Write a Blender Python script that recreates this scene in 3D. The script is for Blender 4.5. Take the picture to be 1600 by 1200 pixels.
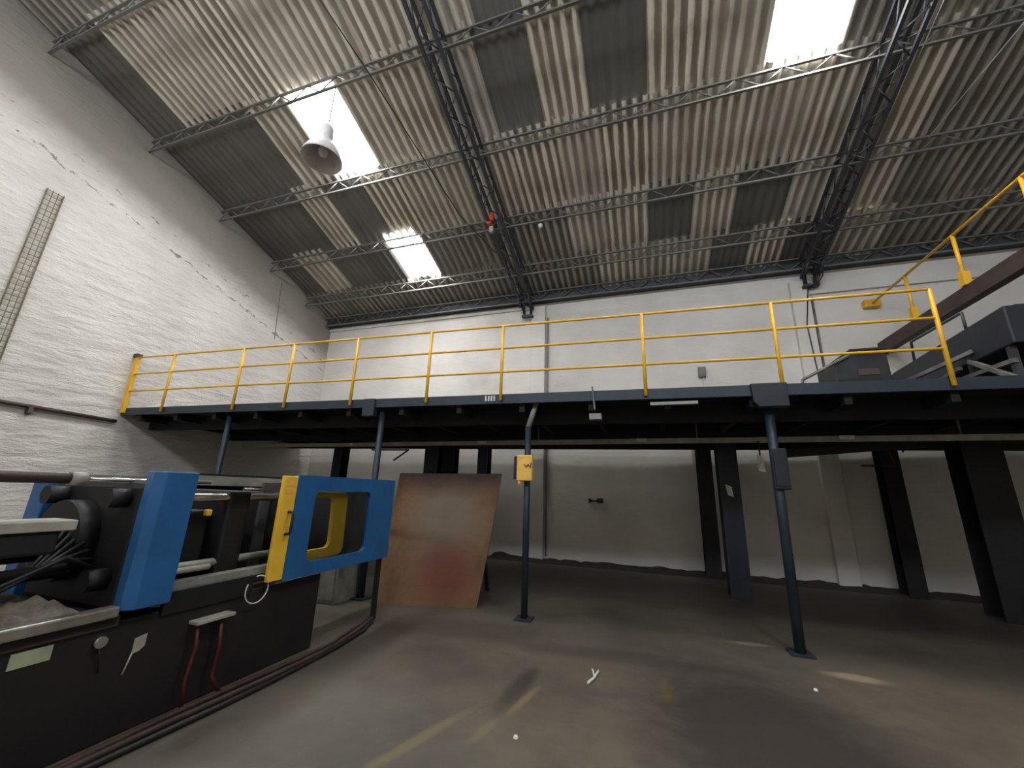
import bpy, bmesh, math, random
from mathutils import Vector, Matrix, noise
random.seed(7)
S = bpy.context.scene
for o in list(bpy.data.objects):
    bpy.data.objects.remove(o, do_unlink=True)
COL = S.collection

# ------------------------------------------------------------------ camera, world, light, exposure
CAM = Vector((10.169, 0.0, 1.6))
FW = Vector((-0.30898, 0.91443, 0.26143)); RT = Vector((0.94966, 0.31157, 0.03257)); UP = Vector((0.05167, -0.25833, 0.96467))
cd = bpy.data.cameras.new('camera'); cam = bpy.data.objects.new('camera', cd); COL.objects.link(cam)
cd.sensor_width = 36.0; cd.lens = 617.07 * 36.0 / 1600.0; cd.clip_start = 0.05; cd.clip_end = 200
m = Matrix((RT, UP, -FW)).transposed().to_4x4(); m.translation = CAM; cam.matrix_world = m
S.camera = cam

SKYLIGHT_STRENGTH = 40.0
SKY_STRENGTH = 18.0
EXPOSURE = 0.0
w = bpy.data.worlds.new('sky'); S.world = w; w.use_nodes = True
w.node_tree.nodes['Background'].inputs[0].default_value = (0.80, 0.88, 1.0, 1)
w.node_tree.nodes['Background'].inputs[1].default_value = SKY_STRENGTH
S.view_settings.view_transform = 'Standard'; S.view_settings.look = 'None'
S.view_settings.exposure = EXPOSURE; S.view_settings.gamma = 1.0
S.view_settings.use_curve_mapping = False
pl = bpy.data.lights.new('added_opening_portal', 'AREA'); pl.shape = 'RECTANGLE'; pl.size = 15.0; pl.size_y = 1.1
pl.cycles.is_portal = True  # portal over the opening added in the unseen front wall
po = bpy.data.objects.new('added_opening_portal', pl); COL.objects.link(po); po.location = (9.5, -3.98, 8.25)
po.rotation_euler = (math.radians(90), 0, 0)

# ------------------------------------------------------------------ measures of the hall (metres)
D = 10.159; HE = 7.04; SL = 0.316; XR = 20.5; YF = -4.0; YRIDGE = 0.0
ROWS = [10.159, 8.942, 7.532, 5.908, 4.205, 2.45, 0.70]
M0 = 5.105; TM = math.tan(math.radians(2.043)); HM = 2.96
def zr(y): return HE + SL * (D - y)
def my(x, off=0.0): return M0 + TM * x + off

# ------------------------------------------------------------------ materials
def nt(name):
    mt = bpy.data.materials.new(name); mt.use_nodes = True
    t = mt.node_tree; b = t.nodes['Principled BSDF']
    return mt, t, b
def N(t, kind, **kw):
    n = t.nodes.new(kind)
    for k, v in kw.items():
        if k in n.inputs.keys() if hasattr(n.inputs, 'keys') else False: n.inputs[k].default_value = v
        else: setattr(n, k, v)
    return n
def coords(t, scale=(1, 1, 1), use='Object'):
    tc = t.nodes.new('ShaderNodeTexCoord'); mp = t.nodes.new('ShaderNodeMapping')
    mp.inputs['Scale'].default_value = scale
    t.links.new(tc.outputs[use], mp.inputs[0]); return mp.outputs[0]
def tnoise(t, vec, scale, detail=5, rough=.6):
    n = t.nodes.new('ShaderNodeTexNoise'); n.inputs['Scale'].default_value = scale
    n.inputs['Detail'].default_value = detail; n.inputs['Roughness'].default_value = rough
    t.links.new(vec, n.inputs['Vector']); return n.outputs['Fac']
def ramp(t, fac, stops):
    r = t.nodes.new('ShaderNodeValToRGB'); e = r.color_ramp.elements
    while len(e) < len(stops): e.new(0.5)
    for el, (p, c) in zip(e, stops):
        el.position = p; el.color = c if len(c) == 4 else (*c, 1)
    t.links.new(fac, r.inputs[0]); return r.outputs[0]
def mix(t, fac, a, b, mode='MIX'):
    n = t.nodes.new('ShaderNodeMix'); n.data_type = 'RGBA'; n.blend_type = mode
    for sock, v in ((0, fac), (6, a), (7, b)):
        if isinstance(v, (int, float)): n.inputs[sock].default_value = v
        elif isinstance(v, tuple): n.inputs[sock].default_value = v if len(v) == 4 else (*v, 1)
        else: t.links.new(v, n.inputs[sock])
    return n.outputs[2]
def math_(t, op, a, b=None, c=None):
    n = t.nodes.new('ShaderNodeMath'); n.operation = op
    for i, v in enumerate((a, b, c)):
        if v is None: continue
        if isinstance(v, (int, float)): n.inputs[i].default_value = v
        else: t.links.new(v, n.inputs[i])
    return n.outputs[0]
def bump(t, b, h, strength=.3, dist=.02):
    n = t.nodes.new('ShaderNodeBump'); n.inputs['Strength'].default_value = strength; n.inputs['Distance'].default_value = dist
    t.links.new(h, n.inputs['Height']); t.links.new(n.outputs[0], b.inputs['Normal'])
def worn(name, col, col2, rough=.6, metal=0., scale=6., bmp=.1, stretch=(1, 1, 1), lo=.38, hi=.68):
    mt, t, b = nt(name); v = coords(t, stretch)
    f = tnoise(t, v, scale)
    t.links.new(ramp(t, f, [(lo, col), (hi, col2)]), b.inputs['Base Color'])
    b.inputs['Roughness'].default_value = rough; b.inputs['Metallic'].default_value = metal
    if bmp: bump(t, b, tnoise(t, v, scale * 5), bmp, .01)
    return mt
def srgb(r, g, b):
    f = lambda c: (c / 255 / 12.92) if c / 255 <= .04045 else ((c / 255 + .055) / 1.055) ** 2.4
    return (f(r), f(g), f(b), 1)

M = {}
M['yellow'] = worn('yellow_paint', srgb(236, 182, 45), srgb(214, 158, 40), .45, 0, 5, .05)
M['yellow_panel'] = worn('yellow_panel_paint', srgb(238, 190, 60), srgb(222, 170, 52), .5, 0, 3, .03)
M['blue'] = worn('blue_paint', srgb(38, 95, 146), srgb(32, 83, 130), .45, 0, 2.5, .04)
M['blue_dark'] = worn('dark_blue_paint', srgb(19, 25, 36), srgb(14, 18, 26), .5, 0, 3, .05)
M['teal_steel'] = worn('teal_edge_paint', srgb(36, 48, 57), srgb(28, 38, 46), .5, 0, 3, .06)
M['dark_steel'] = worn('dark_steel', srgb(22, 22, 23), srgb(15, 15, 16), .8, 0, 5, .1)
M['truss'] = worn('grey_lattice_steel', srgb(120, 118, 112), srgb(82, 78, 74), .6, .2, 5, .05)
M['truss_dark'] = worn('dark_lattice_steel', srgb(66, 68, 72), srgb(44, 46, 50), .6, .2, 5, .05)
M['grey_tube'] = worn('grey_tube_paint', srgb(150, 150, 140), srgb(118, 118, 110), .5, .1, 4, .05)
M['black'] = worn('black_oily_steel', srgb(28, 26, 26), srgb(17, 15, 15), .6, .1, 4, .2)
M['bed'] = worn('brown_black_paint', srgb(32, 26, 27), srgb(22, 18, 19), .55, 0, 3, .1)
M['chrome'] = worn('bright_steel', srgb(205, 200, 190), srgb(165, 160, 150), .25, .85, 8, .02)
M['pale'] = worn('pale_grey_paint', srgb(170, 165, 150), srgb(140, 136, 124), .5, 0, 4, .05)
M['brownbeam'] = worn('brown_primer_steel', srgb(74, 56, 50), srgb(52, 40, 37), .6, .1, 4, .1)
M['cloth'] = worn('dirty_cloth', srgb(120, 110, 98), srgb(66, 60, 55), .95, 0, 9, .5)
M['paper'] = worn('paper_label', srgb(222, 220, 205), srgb(196, 192, 176), .7, 0, 10, 0)
M['plate_green'] = worn('pale_green_plate', srgb(172, 180, 150), srgb(146, 156, 128), .5, .1, 6, .02)
M['red_hose'] = worn('red_hose', srgb(84, 28, 28), srgb(56, 22, 22), .5, 0, 6, .05)
M['dark_hose'] = worn('dark_red_hose', srgb(72, 48, 42), srgb(40, 28, 26), .6, 0, 6, .1)
M['white_cable'] = worn('white_cable', srgb(205, 205, 200), srgb(170, 170, 164), .5, 0, 6, 0)
M['orange'] = worn('orange_red_paint', srgb(214, 84, 48), srgb(180, 60, 36), .6, 0, 8, 0)
M['lamp_shell'] = worn('lamp_enamel', srgb(212, 208, 204), srgb(188, 184, 180), .5, 0, 6, .05)
M['lamp_glass'] = worn('lamp_glass', srgb(222, 222, 222), srgb(208, 208, 208), .2, 0, 6, 0)
M['wire'] = worn('wire_mesh_steel', srgb(120, 110, 84), srgb(84, 76, 58), .6, .4, 10, 0)
M['rubber'] = worn('black_plastic', srgb(30, 30, 30), srgb(22, 22, 22), .5, 0, 6, .05)
M['board'] = worn('cardboard_orange', srgb(238, 190, 96), srgb(214, 160, 70), .7, 0, 5, .03)
M['grey_panel'] = worn('grey_inner_panel', srgb(74, 73, 70), srgb(58, 57, 55), .6, 0, 3, .05)
M['glass'] = None
mt, t, b = nt('smoked_window'); b.inputs['Base Color'].default_value = (.55, .58, .6, 1)
b.inputs['Roughness'].default_value = .05; b.inputs['Transmission Weight'].default_value = 1.0; b.inputs['IOR'].default_value = 1.05
M['glass'] = mt

def make_sheet_mat(name, a, bcol, stain, amount, stripe=None):
    mt, t, b = nt(name)
    v = coords(t, (2.2, .5, .6))
    oi = t.nodes.new('ShaderNodeObjectInfo')
    ad = t.nodes.new('ShaderNodeVectorMath'); ad.operation = 'ADD'
    t.links.new(v, ad.inputs[0])
    cb = t.nodes.new('ShaderNodeCombineXYZ'); sc = math_(t, 'MULTIPLY', oi.outputs['Random'], 37.0)
    t.links.new(sc, cb.inputs[0]); t.links.new(sc, cb.inputs[1]); t.links.new(cb.outputs[0], ad.inputs[1])
    f = tnoise(t, ad.outputs[0], 3.0, 6, .65)
    base = ramp(t, f, [(.3, a), (.7, bcol)])
    g = tnoise(t, ad.outputs[0], 1.3, 8, .7)
    c = mix(t, ramp(t, g, [(.5, (0, 0, 0)), (.72, (amount,) * 3)]), base, stain)
    if stripe:   # irregular brown streaks, darker in the corrugation troughs, more on some sheets than others
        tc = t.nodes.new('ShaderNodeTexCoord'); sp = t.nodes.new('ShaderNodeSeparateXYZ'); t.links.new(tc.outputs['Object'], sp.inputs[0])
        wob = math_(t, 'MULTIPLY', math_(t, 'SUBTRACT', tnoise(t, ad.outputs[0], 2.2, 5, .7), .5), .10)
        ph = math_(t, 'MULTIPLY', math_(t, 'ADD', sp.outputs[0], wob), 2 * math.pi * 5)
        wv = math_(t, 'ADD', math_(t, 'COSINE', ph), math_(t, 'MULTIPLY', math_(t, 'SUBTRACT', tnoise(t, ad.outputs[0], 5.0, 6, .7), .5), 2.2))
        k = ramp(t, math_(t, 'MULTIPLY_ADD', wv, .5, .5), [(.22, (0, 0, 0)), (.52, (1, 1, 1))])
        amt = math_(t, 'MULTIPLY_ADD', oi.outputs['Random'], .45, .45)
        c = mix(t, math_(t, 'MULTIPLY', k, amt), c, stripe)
    val = math_(t, 'MULTIPLY_ADD', oi.outputs['Random'], .3, .82)
    hsv = t.nodes.new('ShaderNodeHueSaturation'); t.links.new(val, hsv.inputs['Value']); t.links.new(c, hsv.inputs['Color'])
    t.links.new(hsv.outputs[0], b.inputs['Base Color']); b.inputs['Roughness'].default_value = .9
    bump(t, b, tnoise(t, ad.outputs[0], 22), .15, .01)
    return mt
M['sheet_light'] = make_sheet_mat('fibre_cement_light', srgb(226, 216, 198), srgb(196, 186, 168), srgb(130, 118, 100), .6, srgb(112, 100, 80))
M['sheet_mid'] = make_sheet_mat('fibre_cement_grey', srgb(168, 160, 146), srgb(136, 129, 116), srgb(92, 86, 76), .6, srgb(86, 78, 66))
M['sheet_dark'] = make_sheet_mat('painted_sheet_dark', srgb(104, 100, 93), srgb(92, 88, 81), srgb(76, 71, 64), .5)
mt, t, b = nt('skylight_panel')
b.inputs['Base Color'].default_value = (.9, .9, .9, 1)
b.inputs['Emission Color'].default_value = (.95, .98, 1.0, 1); b.inputs['Emission Strength'].default_value = SKYLIGHT_STRENGTH
M['skylight'] = mt

# left wall: painted rough masonry with ridges and a crack running under the roof line
def wall_mat(name, rough_amt, crack):
    mt, t, b = nt(name); v = coords(t)
    f = tnoise(t, v, .6, 6, .6)
    base = ramp(t, f, [(.3, srgb(222, 216, 207)), (.62, srgb(206, 199, 189)), (.82, srgb(184, 177, 166))])
    sp = t.nodes.new('ShaderNodeSeparateXYZ'); t.links.new(v, sp.inputs[0])
    vr = coords(t, (1, 1.0, 3.0))
    ridg = tnoise(t, vr, 1.7, 5, .55); fine = tnoise(t, v, 30, 4, .6)
    # dark flaking marks: thin stretched islands
    vs = coords(t, (1, 1.3, 5.0)); fl = tnoise(t, vs, 1.7, 8, .74)
    marks = ramp(t, fl, [(.685, (0, 0, 0)), (.72, (.8, .8, .8))])
    col = mix(t, marks, base, srgb(112, 104, 95))
    if crack:
        # distance below the roof line along the slope
        d = math_(t, 'ADD', sp.outputs[2], math_(t, 'MULTIPLY', sp.outputs[1], .285))
        wob = tnoise(t, v, 3.0, 5, .6)
        d = math_(t, 'ADD', d, math_(t, 'MULTIPLY', math_(t, 'SUBTRACT', wob, .5), .35))
        e = math_(t, 'ABSOLUTE', math_(t, 'SUBTRACT', d, 8.18))
        gate = ramp(t, tnoise(t, v, 4.5, 6, .7), [(.47, (0, 0, 0)), (.55, (1, 1, 1))])
        gate2 = ramp(t, tnoise(t, v, 3.1, 6, .7), [(.52, (0, 0, 0)), (.6, (1, 1, 1))])
        e2 = math_(t, 'ABSOLUTE', math_(t, 'SUBTRACT', math_(t, 'ADD', d, math_(t, 'MULTIPLY', tnoise(t, v, 7.0, 3), .2)), 8.62))
        ck = math_(t, 'MULTIPLY', math_(t, 'LESS_THAN', e, .02), gate)
        ck = math_(t, 'MAXIMUM', ck, math_(t, 'MULTIPLY', math_(t, 'LESS_THAN', e2, .02), gate2))
        col = mix(t, math_(t, 'MULTIPLY', ck, .75), col, srgb(95, 88, 80))
        # bare cement band above the crack
        band = math_(t, 'SMOOTH_MIN', math_(t, 'MAXIMUM', math_(t, 'MULTIPLY', math_(t, 'SUBTRACT', d, 8.25), 1.3), 0.0), .92, .1)
        col = mix(t, band, col, srgb(142, 134, 123))
    t.links.new(col, b.inputs['Base Color']); b.inputs['Roughness'].default_value = .9
    h = math_(t, 'ADD', math_(t, 'MULTIPLY', ridg, 1.0), math_(t, 'MULTIPLY', fine, .12))
    h = math_(t, 'SUBTRACT', h, math_(t, 'MULTIPLY', fl, .5))
    bump(t, b, h, rough_amt, .12)
    return mt
M['wall_left'] = wall_mat('rough_white_masonry', .7, True)
M['wall'] = wall_mat('white_plaster', .10, False)

# floor: worn concrete, oil streak, faded yellow paint, pale patches
mt, t, b = nt('worn_concrete'); v = coords(t)
f = tnoise(t, v, .55, 7, .62); g = tnoise(t, v, 3.0, 8, .7)
base = ramp(t, f, [(.3, srgb(66, 58, 50)), (.5, srgb(86, 79, 66)), (.7, srgb(98, 90, 75))])
base = mix(t, ramp(t, g, [(.45, (0, 0, 0)), (.75, (.6, .6, .6))]), base, srgb(62, 54, 50))
def blot(col, loc, size, rot, c, strength, soft=.5):
    tc = t.nodes.new('ShaderNodeTexCoord'); mp = t.nodes.new('ShaderNodeMapping'); mp.vector_type = 'TEXTURE'
    mp.inputs['Location'].default_value = (loc[0], loc[1], 0); mp.inputs['Rotation'].default_value = (0, 0, math.radians(rot))
    mp.inputs['Scale'].default_value = (size[0], size[1], 1)
    t.links.new(tc.outputs['Object'], mp.inputs[0])
    gr = t.nodes.new('ShaderNodeTexGradient'); gr.gradient_type = 'SPHERICAL'; t.links.new(mp.outputs[0], gr.inputs[0])
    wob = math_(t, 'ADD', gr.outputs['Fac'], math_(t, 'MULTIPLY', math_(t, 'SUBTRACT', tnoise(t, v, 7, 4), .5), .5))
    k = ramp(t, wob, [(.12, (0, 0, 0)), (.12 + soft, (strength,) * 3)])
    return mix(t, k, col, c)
base = blot(base, (9.06, 3.75), (.13, .62), -4, srgb(46, 36, 35), .7)
base = blot(base, (9.7, 4.75), (2.2, .3), 4, srgb(58, 50, 47), .6)
base = blot(base, (10.25, 4.15), (.07, .35), 4, srgb(120, 92, 48), .7)
base = blot(base, (9.16, 3.55), (.05, .35), -12, srgb(128, 106, 60), .5)
base = blot(base, (8.66, 2.8), (.07, .75), -20, srgb(122, 106, 70), .45)
base = blot(base, (9.02, 3.05), (.06, .25), -12, srgb(122, 106, 70), .45)
base = blot(base, (10.9, 3.7), (1.3, 1.9), 10, srgb(50, 42, 38), .9)
base = blot(base, (8.0, 4.9), (1.8, .5), 10, srgb(60, 50, 46), .7)
base = blot(base, (11.95, 5.15), (.35, .13), 0, srgb(150, 130, 106), .8)
base = blot(base, (11.2, 5.75), (.35, .09), 5, srgb(136, 122, 102), .7)
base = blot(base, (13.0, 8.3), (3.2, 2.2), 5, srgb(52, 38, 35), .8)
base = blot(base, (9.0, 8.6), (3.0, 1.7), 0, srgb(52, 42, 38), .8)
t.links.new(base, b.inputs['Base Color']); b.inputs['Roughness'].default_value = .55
bump(t, b, g, .2, .02)
M['floor'] = mt

# rusty plate
mt, t, b = nt('rusty_plate'); v = coords(t)
f = tnoise(t, v, 1.6, 6, .6); g = tnoise(t, v, 14, 5, .6)
c = ramp(t, f, [(.3, srgb(92, 64, 40)), (.5, srgb(116, 84, 52)), (.68, srgb(96, 60, 38))])
c = mix(t, ramp(t, g, [(.5, (0, 0, 0)), (.8, (.5, .5, .5))]), c, srgb(74, 48, 34))
def pblot(col, loc, size, cc, st):
    mp = t.nodes.new('ShaderNodeMapping'); mp.vector_type = 'TEXTURE'
    mp.inputs['Location'].default_value = loc; mp.inputs['Scale'].default_value = size
    t.links.new(v, mp.inputs[0]); gr = t.nodes.new('ShaderNodeTexGradient'); gr.gradient_type = 'SPHERICAL'
    t.links.new(mp.outputs[0], gr.inputs[0])
    wq = math_(t, 'ADD', gr.outputs['Fac'], math_(t, 'MULTIPLY', math_(t, 'SUBTRACT', f, .5), .7))
    k = ramp(t, wq, [(.08, (0, 0, 0)), (.65, (st,) * 3)])
    return mix(t, k, col, cc)
c = pblot(c, (.1, 0, 1.2), (.9, 3, .95), srgb(112, 100, 84), .8)
c = pblot(c, (.2, 0, .45), (.7, 3, .6), srgb(100, 44, 32), .75)
c = pblot(c, (0, 0, 2.0), (4, 6, .62), srgb(56, 36, 27), .95)
t.links.new(c, b.inputs['Base Color']); b.inputs['Roughness'].default_value = .7; b.inputs['Metallic'].default_value = .15
M['rust'] = mt

# ------------------------------------------------------------------ mesh helpers
class MB:
    def __init__(s): s.v = []; s.f = []; s.smooth = []
    def add(s, vs, fs, smooth=False):
        o = len(s.v); s.v += [tuple(x) for x in vs]; s.f += [tuple(o + i for i in f) for f in fs]; s.smooth += [smooth] * len(fs); return s
    def box(s, x0, x1, y0, y1, z0, z1):
        return s.add([(x0, y0, z0), (x1, y0, z0), (x1, y1, z0), (x0, y1, z0), (x0, y0, z1), (x1, y0, z1), (x1, y1, z1), (x0, y1, z1)],
                     [(0, 3, 2, 1), (4, 5, 6, 7), (0, 1, 5, 4), (1, 2, 6, 5), (2, 3, 7, 6), (3, 0, 4, 7)])
    def bar(s, a, b, w, h=None, up=(0, 0, 1)):
        h = h or w; a = Vector(a); b = Vector(b); d = (b - a).normalized(); u = Vector(up)
        if abs(d.dot(u)) > .98: u = Vector((1, 0, 0))
        r = d.cross(u).normalized(); u = r.cross(d)
        vs = [p + r * (sx * w / 2) + u * (sz * h / 2) for p in (a, b) for sx, sz in ((-1, -1), (1, -1), (1, 1), (-1, 1))]
        return s.add(vs, [(0, 1, 2, 3), (7, 6, 5, 4), (0, 4, 5, 1), (1, 5, 6, 2), (2, 6, 7, 3), (3, 7, 4, 0)])
    def tube(s, pts, r, n=10, cap=True):
        pts = [Vector(p) for p in pts]; rs = r if isinstance(r, (list, tuple)) else [r] * len(pts)
        vs = []; prev = None
        for i, p in enumerate(pts):
            d = (pts[min(i + 1, len(pts) - 1)] - pts[max(i - 1, 0)]).normalized()
            if prev is None:
                u = Vector((0, 0, 1)) if abs(d.z) < .9 else Vector((1, 0, 0)); a = d.cross(u).normalized()
            else: a = (prev - d * prev.dot(d)).normalized()
            prev = a; c = d.cross(a)
            vs += [p + (a * math.cos(2 * math.pi * k / n) + c * math.sin(2 * math.pi * k / n)) * rs[i] for k in range(n)]
        fs = [(i * n + k, i * n + (k + 1) % n, (i + 1) * n + (k + 1) % n, (i + 1) * n + k) for i in range(len(pts) - 1) for k in range(n)]
        o = len(s.v); s.add(vs, fs, True)
        if cap:
            s.f += [tuple(o + k for k in range(n))[::-1], tuple(o + (len(pts) - 1) * n + k for k in range(n))]; s.smooth += [False, False]
        return s
    def lathe(s, prof, n=32, c=(0, 0, 0)):
        vs = [(c[0] + r * math.cos(2 * math.pi * k / n), c[1] + r * math.sin(2 * math.pi * k / n), c[2] + z) for r, z in prof for k in range(n)]
        fs = [(i * n + k, i * n + (k + 1) % n, (i + 1) * n + (k + 1) % n, (i + 1) * n + k) for i in range(len(prof) - 1) for k in range(n)]
        return s.add(vs, fs, True)
    def prism(s, poly, axis, a, b):
        # poly: 2-D points in the plane across `axis`, extruded a..b
        def P(q, h): return {'x': (h, q[0], q[1]), 'y': (q[0], h, q[1]), 'z': (q[0], q[1], h)}[axis]
        n = len(poly); vs = [P(q, a) for q in poly] + [P(q, b) for q in poly]
        return s.add(vs, [tuple(range(n))[::-1], tuple(range(n, 2 * n))] + [(i, (i + 1) % n, n + (i + 1) % n, n + i) for i in range(n)])
    def mesh(s, name, mat, origin=(0, 0, 0)):
        me = bpy.data.meshes.new(name); o = Vector(origin)
        me.from_pydata([tuple(Vector(p) - o) for p in s.v], [], s.f)
        for p, sm in zip(me.polygons, s.smooth): p.use_smooth = sm
        bm = bmesh.new(); bm.from_mesh(me); bmesh.ops.recalc_face_normals(bm, faces=bm.faces); bm.to_mesh(me); bm.free()
        if mat: me.materials.append(M[mat])
        return me
    def build(s, name, mat, parent=None, origin=None, bevel=0):
        """One mesh object, vertices given in world space; parent's origin is taken off."""
        off = Vector(parent['_o']) if parent is not None and '_o' in parent else Vector((0, 0, 0))
        org = Vector(origin) if origin is not None else (off if parent is not None else Vector((0, 0, 0)))
        ob = bpy.data.objects.new(name, s.mesh(name, mat, org)); COL.objects.link(ob)
        if parent is not None: ob.parent = parent; ob.location = org - off
        else: ob.location = org
        ob['_o'] = tuple(org)
        if bevel:
            md = ob.modifiers.new('bevel', 'BEVEL'); md.width = bevel; md.segments = 2; md.limit_method = 'ANGLE'
        return ob
def thing(name, loc, label, cat, group=None):
    o = bpy.data.objects.new(name, None); COL.objects.link(o); o.location = loc; o.empty_display_size = .1
    o['_o'] = tuple(loc); return tag(o, label, cat, group)
def tag(o, label, cat, group=None):
    o['label'] = label; o['category'] = cat
    if group: o['group'] = group
    return o
def struct(o, label=None, cat=None):
    o['kind'] = 'structure'
    if label: o['label'] = label
    if cat: o['category'] = cat
    return o
def child(mesh, name, parent, loc, rot=None, scale=None, mat=None):
    """A further object sharing `mesh`, placed at world `loc` under parent."""
    o = bpy.data.objects.new(name, mesh); COL.objects.link(o); o.parent = parent
    o.location = Vector(loc) - Vector(parent['_o'])
    if rot is not None: o.rotation_euler = rot
    if scale is not None: o.scale = scale
    if mat:
        o.material_slots[0].link = 'OBJECT'; o.material_slots[0].material = M[mat]
    return o
def bar_mesh(name, mat, wdt, h=None):
    return MB().bar((0, 0, -.5), (0, 0, .5), wdt, h).mesh(name, mat)
def rod_mesh(name, mat, r, n=8):
    return MB().tube([(0, 0, -.5), (0, 0, .5)], r, n).mesh(name, mat)
def span(mesh, name, parent, a, b, mat=None):
    """Copy of a unit bar (along Z) stretched from a to b."""
    a = Vector(a); b = Vector(b); d = b - a
    q = Vector((0, 0, 1)).rotation_difference(d.normalized())
    return child(mesh, name, parent, (a + b) / 2, q.to_euler(), (1, 1, d.length), mat)

# ------------------------------------------------------------------ room shell
T = .3
struct(MB().box(-T, XR + T, YF - T, D + T, -.3, 0).build('floor', 'floor'), 'worn dark concrete floor with oil streaks and faded yellow paint', 'floor')
zl, zb = 12.0, HE + .4
def gable(x0, x1):   # a side wall following both roof slopes, just above the sheets
    return MB().prism([(YF - T, 0), (D + T, 0), (D + T, zr(D + T) + .2), (YRIDGE, zr(YRIDGE) + .2), (YF - T, zr(-YF + T) + .2)], 'x', x0, x1)
struct(gable(-T, 0).build('wall_left', 'wall_left'), 'rough white painted masonry gable wall with a crack under the roof', 'wall')
struct(gable(XR, XR + T).build('wall_right', 'wall'), 'plain white wall on the far right', 'wall')
struct(MB().box(0, XR, D, D + T, 0, zr(D) + .22).build('wall_back', 'wall'), 'white plastered back wall behind the yellow railing', 'wall')
fw_ = MB(); zt = zr(-YF) + .3
fw_.box(0, 2, YF - T, YF, 0, zt).box(17, XR, YF - T, YF, 0, zt).box(2, 17, YF - T, YF, 0, 7.7).box(2, 17, YF - T, YF, 8.8, zt)  # high opening added out of view to light ceiling and upper walls
struct(fw_.build('wall_front', 'wall'), 'unseen front wall with a high opening added for light', 'wall')
# pilasters and the ledge of the ring beam
struct(MB().box(7.30, 7.70, D - .12, D, 0, 6.75).build('trim_1', 'wall', bevel=.01), 'white pilaster under the left roof truss', 'pilaster')
struct(MB().box(13.66, 14.02, D - .12, D, 0, 6.62).build('trim_2', 'wall', bevel=.01), 'white pilaster under the right roof truss', 'pilaster')
struct(MB().box(14.02, XR, D - .07, D, 6.28, 6.52).box(0, 7.3, D - .05, D, 6.72, 6.80).build('trim_3', 'wall'), 'white ledge along the top of the back wall', 'ledge')

# ------------------------------------------------------------------ roof: sheets between the purlins
NW, AMP = 5, .038
ceil = MB()
SHZ = .10
zc = lambda y: zr(abs(y)) + SHZ
ceil.add([(-.05, ROWS[-1] + .05, zr(ROWS[-1] + .05) + SHZ), (XR + .05, ROWS[-1] + .05, zr(ROWS[-1] + .05) + SHZ),
          (XR + .05, 0, zr(0) + SHZ), (-.05, 0, zr(0) + SHZ), (XR + .05, YF - T, zr(-YF + T) + SHZ), (-.05, YF - T, zr(-YF + T) + SHZ)],
         [(0, 1, 2, 3), (3, 2, 4, 5)])
ceiling = struct(ceil.build('ceiling', 'sheet_mid', origin=(0, 0, 0)), 'pitched roof of corrugated sheets, pale and dark, with bright skylights', 'roof')
ceiling.modifiers.new('thick', 'SOLIDIFY').thickness = .02
sh = MB(); seg = NW * 6
vs = []
for j in (0, 1):
    for i in range(seg + 1):
        vs.append((i / seg, j, AMP * math.cos(2 * math.pi * NW * i / seg)))
sh.add(vs, [(i, i + 1, seg + 2 + i, seg + 1 + i) for i in range(seg)], True)
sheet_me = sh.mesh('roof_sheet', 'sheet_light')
def fill(known):   # known edges, gaps split into sheets about 0.95 wide
    out = [known[0]]
    for a, b2 in zip(known, known[1:]):
        n = max(1, round((b2 - a) / .95)); out += [a + (b2 - a) * (i + 1) / n for i in range(n)]
    return out
EDGES = [fill([0, 9.27, 11.98, 12.76, 13.53, 14.42, 15.4, XR]),
         fill([0, .75, 1.85, 3.87, 4.86, 8.7, 10.55, 11.46, 12.32, 13.29, XR]),
         fill([0, 2.3, 3.15, 4.2, 7.0, 14.2, XR]),
         fill([0, 2.75, 3.80, 4.86, 7.75, 8.66, 9.55, 10.54, 12.43, 13.36, XR]),
         fill([0, 1.03, 3.8, 4.86, 7.9, 8.7, 12.43, 13.36, XR]),
         fill([0, 3.8, 4.86, 12.43, 13.36, XR])]
DARK = [[(11.98, 12.76), (13.53, 14.42)],
        [(0, .75), (1.85, 3.87), (10.55, 11.46), (12.32, 13.29)],
        [(0, 2.3), (3.15, 4.2)], [(0, 2.75), (7.75, 8.66), (9.55, 10.54)], [(0, 1.03), (7.9, 8.7)], []]
MID = [[(0, 9.27), (15.4, XR)], [(4.86, 8.7), (15.5, XR)], [(14.9, XR)], [(13.36, XR)], [(13.36, XR)], [(0, XR)]]
SKY = [[], [(3.87, 4.86)], [], [(3.8, 4.86), (12.43, 13.36)], [], [(3.8, 4.86), (12.43, 13.36)]]  # last row: unseen skylights added for more light
inr = lambda x, L: any(a < x < b2 for a, b2 in L)
for r in range(6):
    y0, y1 = ROWS[r], ROWS[r + 1]; ang = math.atan(SL)
    for a, b2 in zip(EDGES[r], EDGES[r][1:]):
        xm = (a + b2) / 2
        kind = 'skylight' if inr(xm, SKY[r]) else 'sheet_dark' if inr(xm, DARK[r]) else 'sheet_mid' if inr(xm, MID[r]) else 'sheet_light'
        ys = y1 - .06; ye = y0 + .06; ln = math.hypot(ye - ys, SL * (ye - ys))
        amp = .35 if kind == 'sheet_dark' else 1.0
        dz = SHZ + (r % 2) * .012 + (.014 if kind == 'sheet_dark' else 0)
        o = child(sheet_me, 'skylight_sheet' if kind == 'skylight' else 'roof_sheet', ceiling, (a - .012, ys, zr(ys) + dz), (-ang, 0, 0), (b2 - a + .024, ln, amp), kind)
        if kind == 'skylight': o['label'] = 'bright translucent skylight sheet'

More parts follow.
